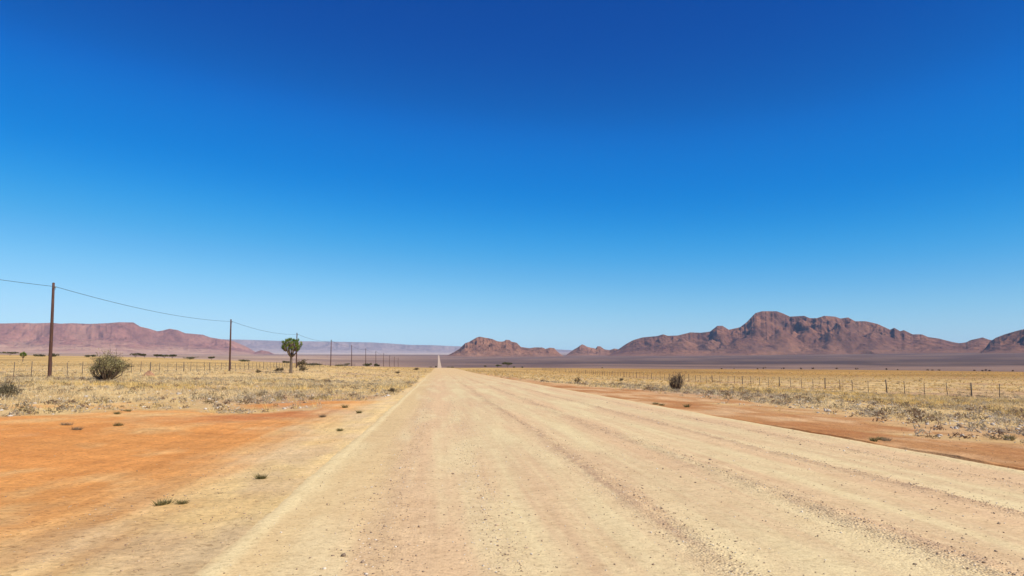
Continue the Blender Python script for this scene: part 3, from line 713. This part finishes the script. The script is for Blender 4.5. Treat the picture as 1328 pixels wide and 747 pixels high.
# acacias and far bushes
def acacia(name, loc, W, H, label, seed, group=None, nl=900, leaf=.30, trunk=True, col1=(.075,.07,.03), col2=(.13,.12,.05), parts=True, cat='tree'):
    g = np.random.default_rng(seed); t = empty(name, loc); tag(t, label, cat, group)
    cz = H*(.72 if trunk else .5); ch = H*(.28 if trunk else .5)
    nc = 9 if parts else 5; cc = []
    for i in range(nc):
        a = g.uniform(0, 6.283); rr = math.sqrt(g.uniform(0, 1))*W*.36
        cc.append((math.cos(a)*rr, math.sin(a)*rr, cz+g.uniform(-.4, .55)*ch*.7))
    cc = np.array(cc)
    mb = MB(); rr = .028*H
    if trunk:
        fork = np.array([g.normal(0, .05)*W*.3, 0, H*.28]); mb.tube([(0,0,-.3), fork*.5, fork], [rr*1.3, rr, rr*.9], 6, False); mb.build('trunk', M_bark, t)
        mb = MB()
        for c_ in cc: mb.tube([fork, (fork+c_)/2+np.array([0, 0, -.05*H]), c_], [rr*.6, rr*.4, rr*.2], 4, False)
        mb.build('branches', M_bark, t)
    k = g.integers(0, nc, nl); v = g.normal(0, 1, (nl, 3)); v /= np.linalg.norm(v, axis=1)[:, None]; v *= g.uniform(.5, 1, (nl, 1))
    P = cc[k]+v*np.array([W*.20, W*.20, ch*.62]); P[:, 2] = np.clip(P[:, 2], .02*H if not trunk else H*.38, H)
    cols = mix(np.array(col1), np.array(col2), g.uniform(0, 1, (nc, 1)))[k]
    leaf_mesh('crown', P, leaf, cols, seed, t, aspect=.8)
    return t
def far(px, D): x, y = polar_point(px, D); return (x, y, gz(x, y)-.05)
acacia('acacia', far(658, 560), 9.6, 4.6, 'flat-topped dark acacia right of the road end, tallest of its cluster', 1000, nl=1300, leaf=.42)
acacia('acacia', far(645, 600), 7.2, 2.6, 'low wide dark acacia directly left of the flat-topped one', 1001, nl=700, leaf=.4)
acacia('acacia', far(629.5, 620), 3.0, 2.1, 'small round dark acacia standing alone between the road end and the acacia pair', 1002, nl=300, leaf=.35)
acacia('acacia', far(667, 520), 2.0, 1.3, 'tiny dark bush right at the foot of the flat-topped acacia', 1003, nl=160, leaf=.3, trunk=False, cat='bush')
acacia('acacia', far(677, 560), 1.8, 1.3, 'tiny dark bush a little right of the flat-topped acacia', 1004, nl=160, leaf=.3, trunk=False, cat='bush')
acacia('acacia', far(583, 900), 11, 1.9, 'low brown thicket just right of the distant white road strip', 1005, nl=500, leaf=.4, trunk=False, cat='bush')
acacia('acacia', far(565.5, 700), 1.7, 2.2, 'small dark bush touching the left side of the distant road strip', 1006, nl=260, leaf=.3, trunk=False, cat='bush')
acacia('acacia', far(558, 780), 4.5, 1.4, 'low brown bush a little left of the distant road strip', 1007, nl=260, leaf=.3, trunk=False, cat='bush')
acacia('acacia', far(476, 330), 4.3, 1.7, 'dark spreading bush at the foot of the sixth pole', 1008, nl=700, leaf=.28, trunk=False, cat='bush')
acacia('acacia', far(489, 370), 3.2, 1.7, 'dark bush at the foot of the seventh pole', 1009, nl=500, leaf=.28, trunk=False, cat='bush')
acacia('acacia', far(450, 700), 6, 2.6, 'faint flat tree on the far plain between fourth and fifth poles', 1010, nl=400, leaf=.4)
acacia('acacia', far(410, 340), 9.5, 1.3, 'long low dark thicket between third and fourth poles', 1011, nl=900, leaf=.28, trunk=False, cat='bush')
acacia('acacia', far(443, 330), 8.0, .9, 'thin low brown thicket between fourth and fifth poles', 1012, nl=600, leaf=.25, trunk=False, cat='bush')
for i, (px, W, H, lab) in enumerate([
    (12, 12, 3.0, 'dark flat tree crown, leftmost in the far tree line at the picture edge'),
    (50, 8, 1.6, 'thin dark line of trees just left of the nearest pole, far off'),
    (69, 7, 2.2, 'dark low trees just right of the nearest pole, far off'),
    (116, 7, 1.9, 'faint low tree left of the large olive bush on the skyline of the grass'),
    (175, 8.0, 3.6, 'darkest broad tree in the far line right of the large olive bush'),
    (187, 7.0, 3.2, 'broad dark tree, second in the far line right of the large olive bush'),
    (203, 8.0, 2.8, 'low dark tree in the middle of the far line left of the second pole'),
    (213, 9.5, 3.0, 'wide dark tree in the far line between the middle and the thin ones'),
    (223, 6.0, 3.4, 'dark tree closing the thick part of the far line left of the second pole'),
    (250, 13, 2.2, 'long thin dark trees nearest to the second pole in the far line'),
    (274, 4.5, 2.6, 'small dark tree standing just left of the second pole far off'),
    (318, 10, 1.5, 'faint low trees just right of the second pole far off'),
    (371, 6, 1.8, 'small dark low tree left of the round-crowned tree far off')]):
    D = 560 if px < 300 else 520
    acacia('acacia', far(px, D), W, H, lab, 1100+i, 'far tree line on the left', nl=620, leaf=.42, trunk=H > 2.5)
DOT = [(781,2,0),(936,2,0),(952,1.6,0),(982,2.2,0),(1015.5,3.4,1),(1038,3.6,1),(1054.5,3.4,1),(1085,3,0),(1111,2.8,1),(1149.5,3.2,1),(1164,2,0),(1203,2.8,1),(1209,2.2,0),(1217.5,2.6,0),(1263,2.6,0),(1273.5,2.4,1),(1278,3.2,1),(1283,2.4,1),(1313,2.4,0),(991,4.5,0)]
for i, (px, W, k) in enumerate(DOT):
    acacia('acacia', far(px, 930), W*1.35, W*.9, 'tiny dark bush dot on the far edge of the orange plain on the right', 1200+i, 'dots on the far edge of the orange plain', nl=120, leaf=.5, trunk=False, parts=False,
           col1=(.06,.035,.025) if k else (.12,.075,.045), col2=(.09,.055,.035) if k else (.16,.10,.06), cat='bush')

# ------------------------------------------------------------------ power line
PL, PS, PH = -32.0, 54.3, 8.0
def pole_parts(t, H, lean):
    mb = MB(); mb.tube([(0,0,-.6),(0,0,0),(lean[0]*.4,lean[1]*.4,H*.5),(lean[0],lean[1],H-.02)], [.15,.145,.125,.10], 14); mb.build('pole_shaft', M_pole, t)
    tx, ty = lean
    mb = MB(); mb.tube([(tx+.10,ty,H-.62),(tx+.17,ty,H-.60),(tx+.18,ty,H-.42)], [.012,.012,.012], 6); mb.build('bracket', M_wire, t)
    mb = MB(); mb.tube([(tx+.18,ty,H-.46),(tx+.18,ty,H-.42),(tx+.18,ty,H-.38),(tx+.18,ty,H-.35),(tx+.18,ty,H-.31)], [.03,.055,.035,.05,.028], 10); mb.build('insulator', M_glass, t)
names = ['pole out of sight left of the picture, before the nearest one', 'nearest and tallest dark wooden pole, left of the large olive bush',
    'second nearest dark wooden pole, standing alone left of the round-crowned tree', 'third pole, half hidden behind the round crown of the green tree',
    'fourth pole from the left, first one right of the round-crowned tree', 'fifth pole from the left, next after the first one right of the tree',
    'sixth pole from the left, rising from a dark spreading bush', 'seventh pole from the left, shorter one behind a dark bush',
    'eighth pole from the left, small and faint', 'ninth pole from the left, very small near the distant road', 'tenth pole from the left, a tiny far stroke', 'eleventh pole from the left, hardest to see of the row']
tops = []
for i in range(12):
    y = 64.4+PS*(i-1)+(.8 if i == 1 else 0); x = PL; z = gz(x, y); g = np.random.default_rng(40+i)
    lean = (-.10+.06*g.normal(), .05*g.normal()) if i != 1 else (-.16, 0)
    H = PH if i < 9 else PH*.95
    t = empty('utility_pole', (x, y, z)); tag(t, names[i].replace('pole', 'dark wooden pole', 1) if 'wooden' not in names[i] else names[i], 'utility pole', 'poles along the power line')
    pole_parts(t, H, lean); tops.append(np.array([x+lean[0]+.18, y+lean[1], z+H-.34]))
t = empty('power_line', tuple(tops[0])); tag(t, 'thin dark overhead wire sagging from pole to pole on the left', 'wire')
for i in range(11):
    a, b_ = tops[i]-tops[0], tops[i+1]-tops[0]; pts = []
    for s_ in np.linspace(0, 1, 25):
        p = a+(b_-a)*s_; p[2] -= 4*.62*s_*(1-s_); pts.append(p)
    mb = MB(); mb.tube(pts, [.017+.00004*max(0, i)*54]*25, 6, False); mb.build('wire_span', M_cable, t)

# ------------------------------------------------------------------ fences
def fence(xf, y0, n, sp, H, label, seed, r=.032):
    g = np.random.default_rng(seed); t = empty('wire_fence', (xf, y0, gz(xf, y0))); tag(t, label, 'fence'); o0 = np.array([xf, y0, gz(xf, y0)])
    def post_me(r_, H_):
        mb = MB(); mb.tube([(0,0,-.3),(0,0,H_*.5),(0,0,H_)], [r_*1.1, r_, r_*.92], 7); o = mb.build('fence_post', M_post, t); return o
    thick = post_me(r*1.9, H*1.05); thin = post_me(r, H)
    pr = []
    for i in range(n):
        y = y0+sp*i+g.normal(0, .18); x = xf+g.normal(0, .05); p = np.array([x, y, gz(x, y)]); pr.append(p)
        src = thick if i % 4 == 1 else thin
        o = src if i in (0, 1) and ((i == 1) == (src is thick)) else src.copy()
        if o.name not in COL.objects: COL.objects.link(o)
        o.parent = t; o.location = p-o0; o.rotation_euler = (g.normal(0, .03), g.normal(0, .03), g.uniform(0, 6))
        o.scale = (1, 1, g.uniform(.92, 1.06))
    for hgt in (.25, .5, .75, 1.0, 1.2):
        mb = MB(); pts = [p-o0+np.array([r+.004, 0, hgt*H/1.3]) for p in pr]
        mb.tube(pts, [.0055]*n, 3, False); mb.build('wire', M_wire, t)
fence(-36.0, 46.0, 94, 3.05, 1.32, 'wire fence with thin grey posts behind the power poles on the left', 61)
fence(46.9, 46.3, 94, 3.09, 1.28, 'wire fence with dark posts crossing the yellow grass on the right', 62)

# ------------------------------------------------------------------ haze
mb = MB(); hw = 31500; z0, z1 = float(Vg[:, 2].min())-6, 590
c8 = [(-hw,-hw,z0),(hw,-hw,z0),(hw,hw,z0),(-hw,hw,z0),(-hw,-hw,z1),(hw,-hw,z1),(hw,hw,z1),(-hw,hw,z1)]
mb.add(c8, [(0,3,2,1),(4,5,6,7),(0,1,5,4),(1,2,6,5),(2,3,7,6),(3,0,4,7)])
m = bpy.data.materials.new('haze'); m.use_nodes = True; nt = m.node_tree; nt.nodes.remove(nt.nodes['Principled BSDF'])
v = nt.nodes.new('ShaderNodeVolumePrincipled'); v.inputs['Density'].default_value = 2.5e-5; v.inputs['Color'].default_value = (.34,.62,1,1)
nt.links.new(v.outputs[0], nt.nodes['Material Output'].inputs['Volume'])
o = mb.build('haze', m, None, False); tag(o, 'thin blue air haze over the far plain', 'haze', kind='stuff')

# ------------------------------------------------------------------ light
SUN_EL, SUN_AZ = math.radians(47), math.radians(130)      # bearing from +Y clockwise
w = bpy.data.worlds.new('World'); scene.world = w; w.use_nodes = True; nt = w.node_tree
bg = nt.nodes['Background']; bg.inputs['Strength'].default_value = .10
sk = nt.nodes.new('ShaderNodeTexSky'); sk.sky_type = 'NISHITA'; sk.sun_disc = False; sk.sun_elevation = SUN_EL; sk.sun_rotation = SUN_AZ
sk.altitude = 1200; sk.air_density = 1.0; sk.dust_density = .2; sk.ozone_density = 2.5
# the camera's rendering of a deep dry-air blue: one tone curve per channel of the sky's own radiance
dn = nt.nodes.new('ShaderNodeVectorMath'); dn.operation = 'SCALE'; dn.inputs['Scale'].default_value = .1; nt.links.new(sk.outputs[0], dn.inputs[0])
cvn = nt.nodes.new('ShaderNodeRGBCurve'); nt.links.new(dn.outputs[0], cvn.inputs['Color'])
SKY_CURVES = [[(0,0),(.117,0),(.16,0),(.185,.003),(.233,.028),(.311,.108),(.387,.20),(.57,.375),(.70,.45),(1,.7)],
              [(0,0),(.168,.054),(.203,.082),(.244,.135),(.299,.185),(.378,.278),(.479,.385),(.562,.475),(.706,.59),(.80,.65),(1,.8)],
              [(0,0),(.314,.295),(.373,.375),(.423,.49),(.501,.570),(.584,.64),(.66,.68),(.73,.73),(1,.9)]]
for ci, pts in enumerate(SKY_CURVES):
    c_ = cvn.mapping.curves[ci]
    while len(c_.points) < len(pts): c_.points.new(.5, .5)
    for p_, (a_, b_) in zip(c_.points, pts): p_.location = (a_, b_); p_.handle_type = 'AUTO_CLAMPED'
cvn.mapping.update()
up = nt.nodes.new('ShaderNodeVectorMath'); up.operation = 'SCALE'; up.inputs['Scale'].default_value = 10; nt.links.new(cvn.outputs['Color'], up.inputs[0])
nt.links.new(up.outputs[0], bg.inputs['Color'])
sl = bpy.data.lights.new('sun', 'SUN'); sl.energy = 5.0; sl.angle = math.radians(.53); sl.color = (1, .935, .80)
so = bpy.data.objects.new('sun', sl); COL.objects.link(so)
sd = Vector((math.sin(SUN_AZ)*math.cos(SUN_EL), math.cos(SUN_AZ)*math.cos(SUN_EL), math.sin(SUN_EL)))
so.rotation_euler = sd.to_track_quat('Z', 'Y').to_euler(); so.location = (0, 0, 60)

# ------------------------------------------------------------------ camera and output
cd = bpy.data.cameras.new('camera'); cd.sensor_width = 36; cd.lens = 36*960/1328; cd.clip_start = .1; cd.clip_end = 120000
co = bpy.data.objects.new('camera', cd); COL.objects.link(co); co.location = (0, 0, EYE); co.rotation_euler = (math.pi/2+TH, 0, -PSI)
scene.camera = co
scene.render.resolution_x = 1024; scene.render.resolution_y = 576
scene.render.engine = 'CYCLES'; scene.cycles.volume_bounces = 1
scene.view_settings.view_transform = 'Standard'; scene.view_settings.look = 'None'; scene.view_settings.exposure = .31; scene.view_settings.gamma = 1
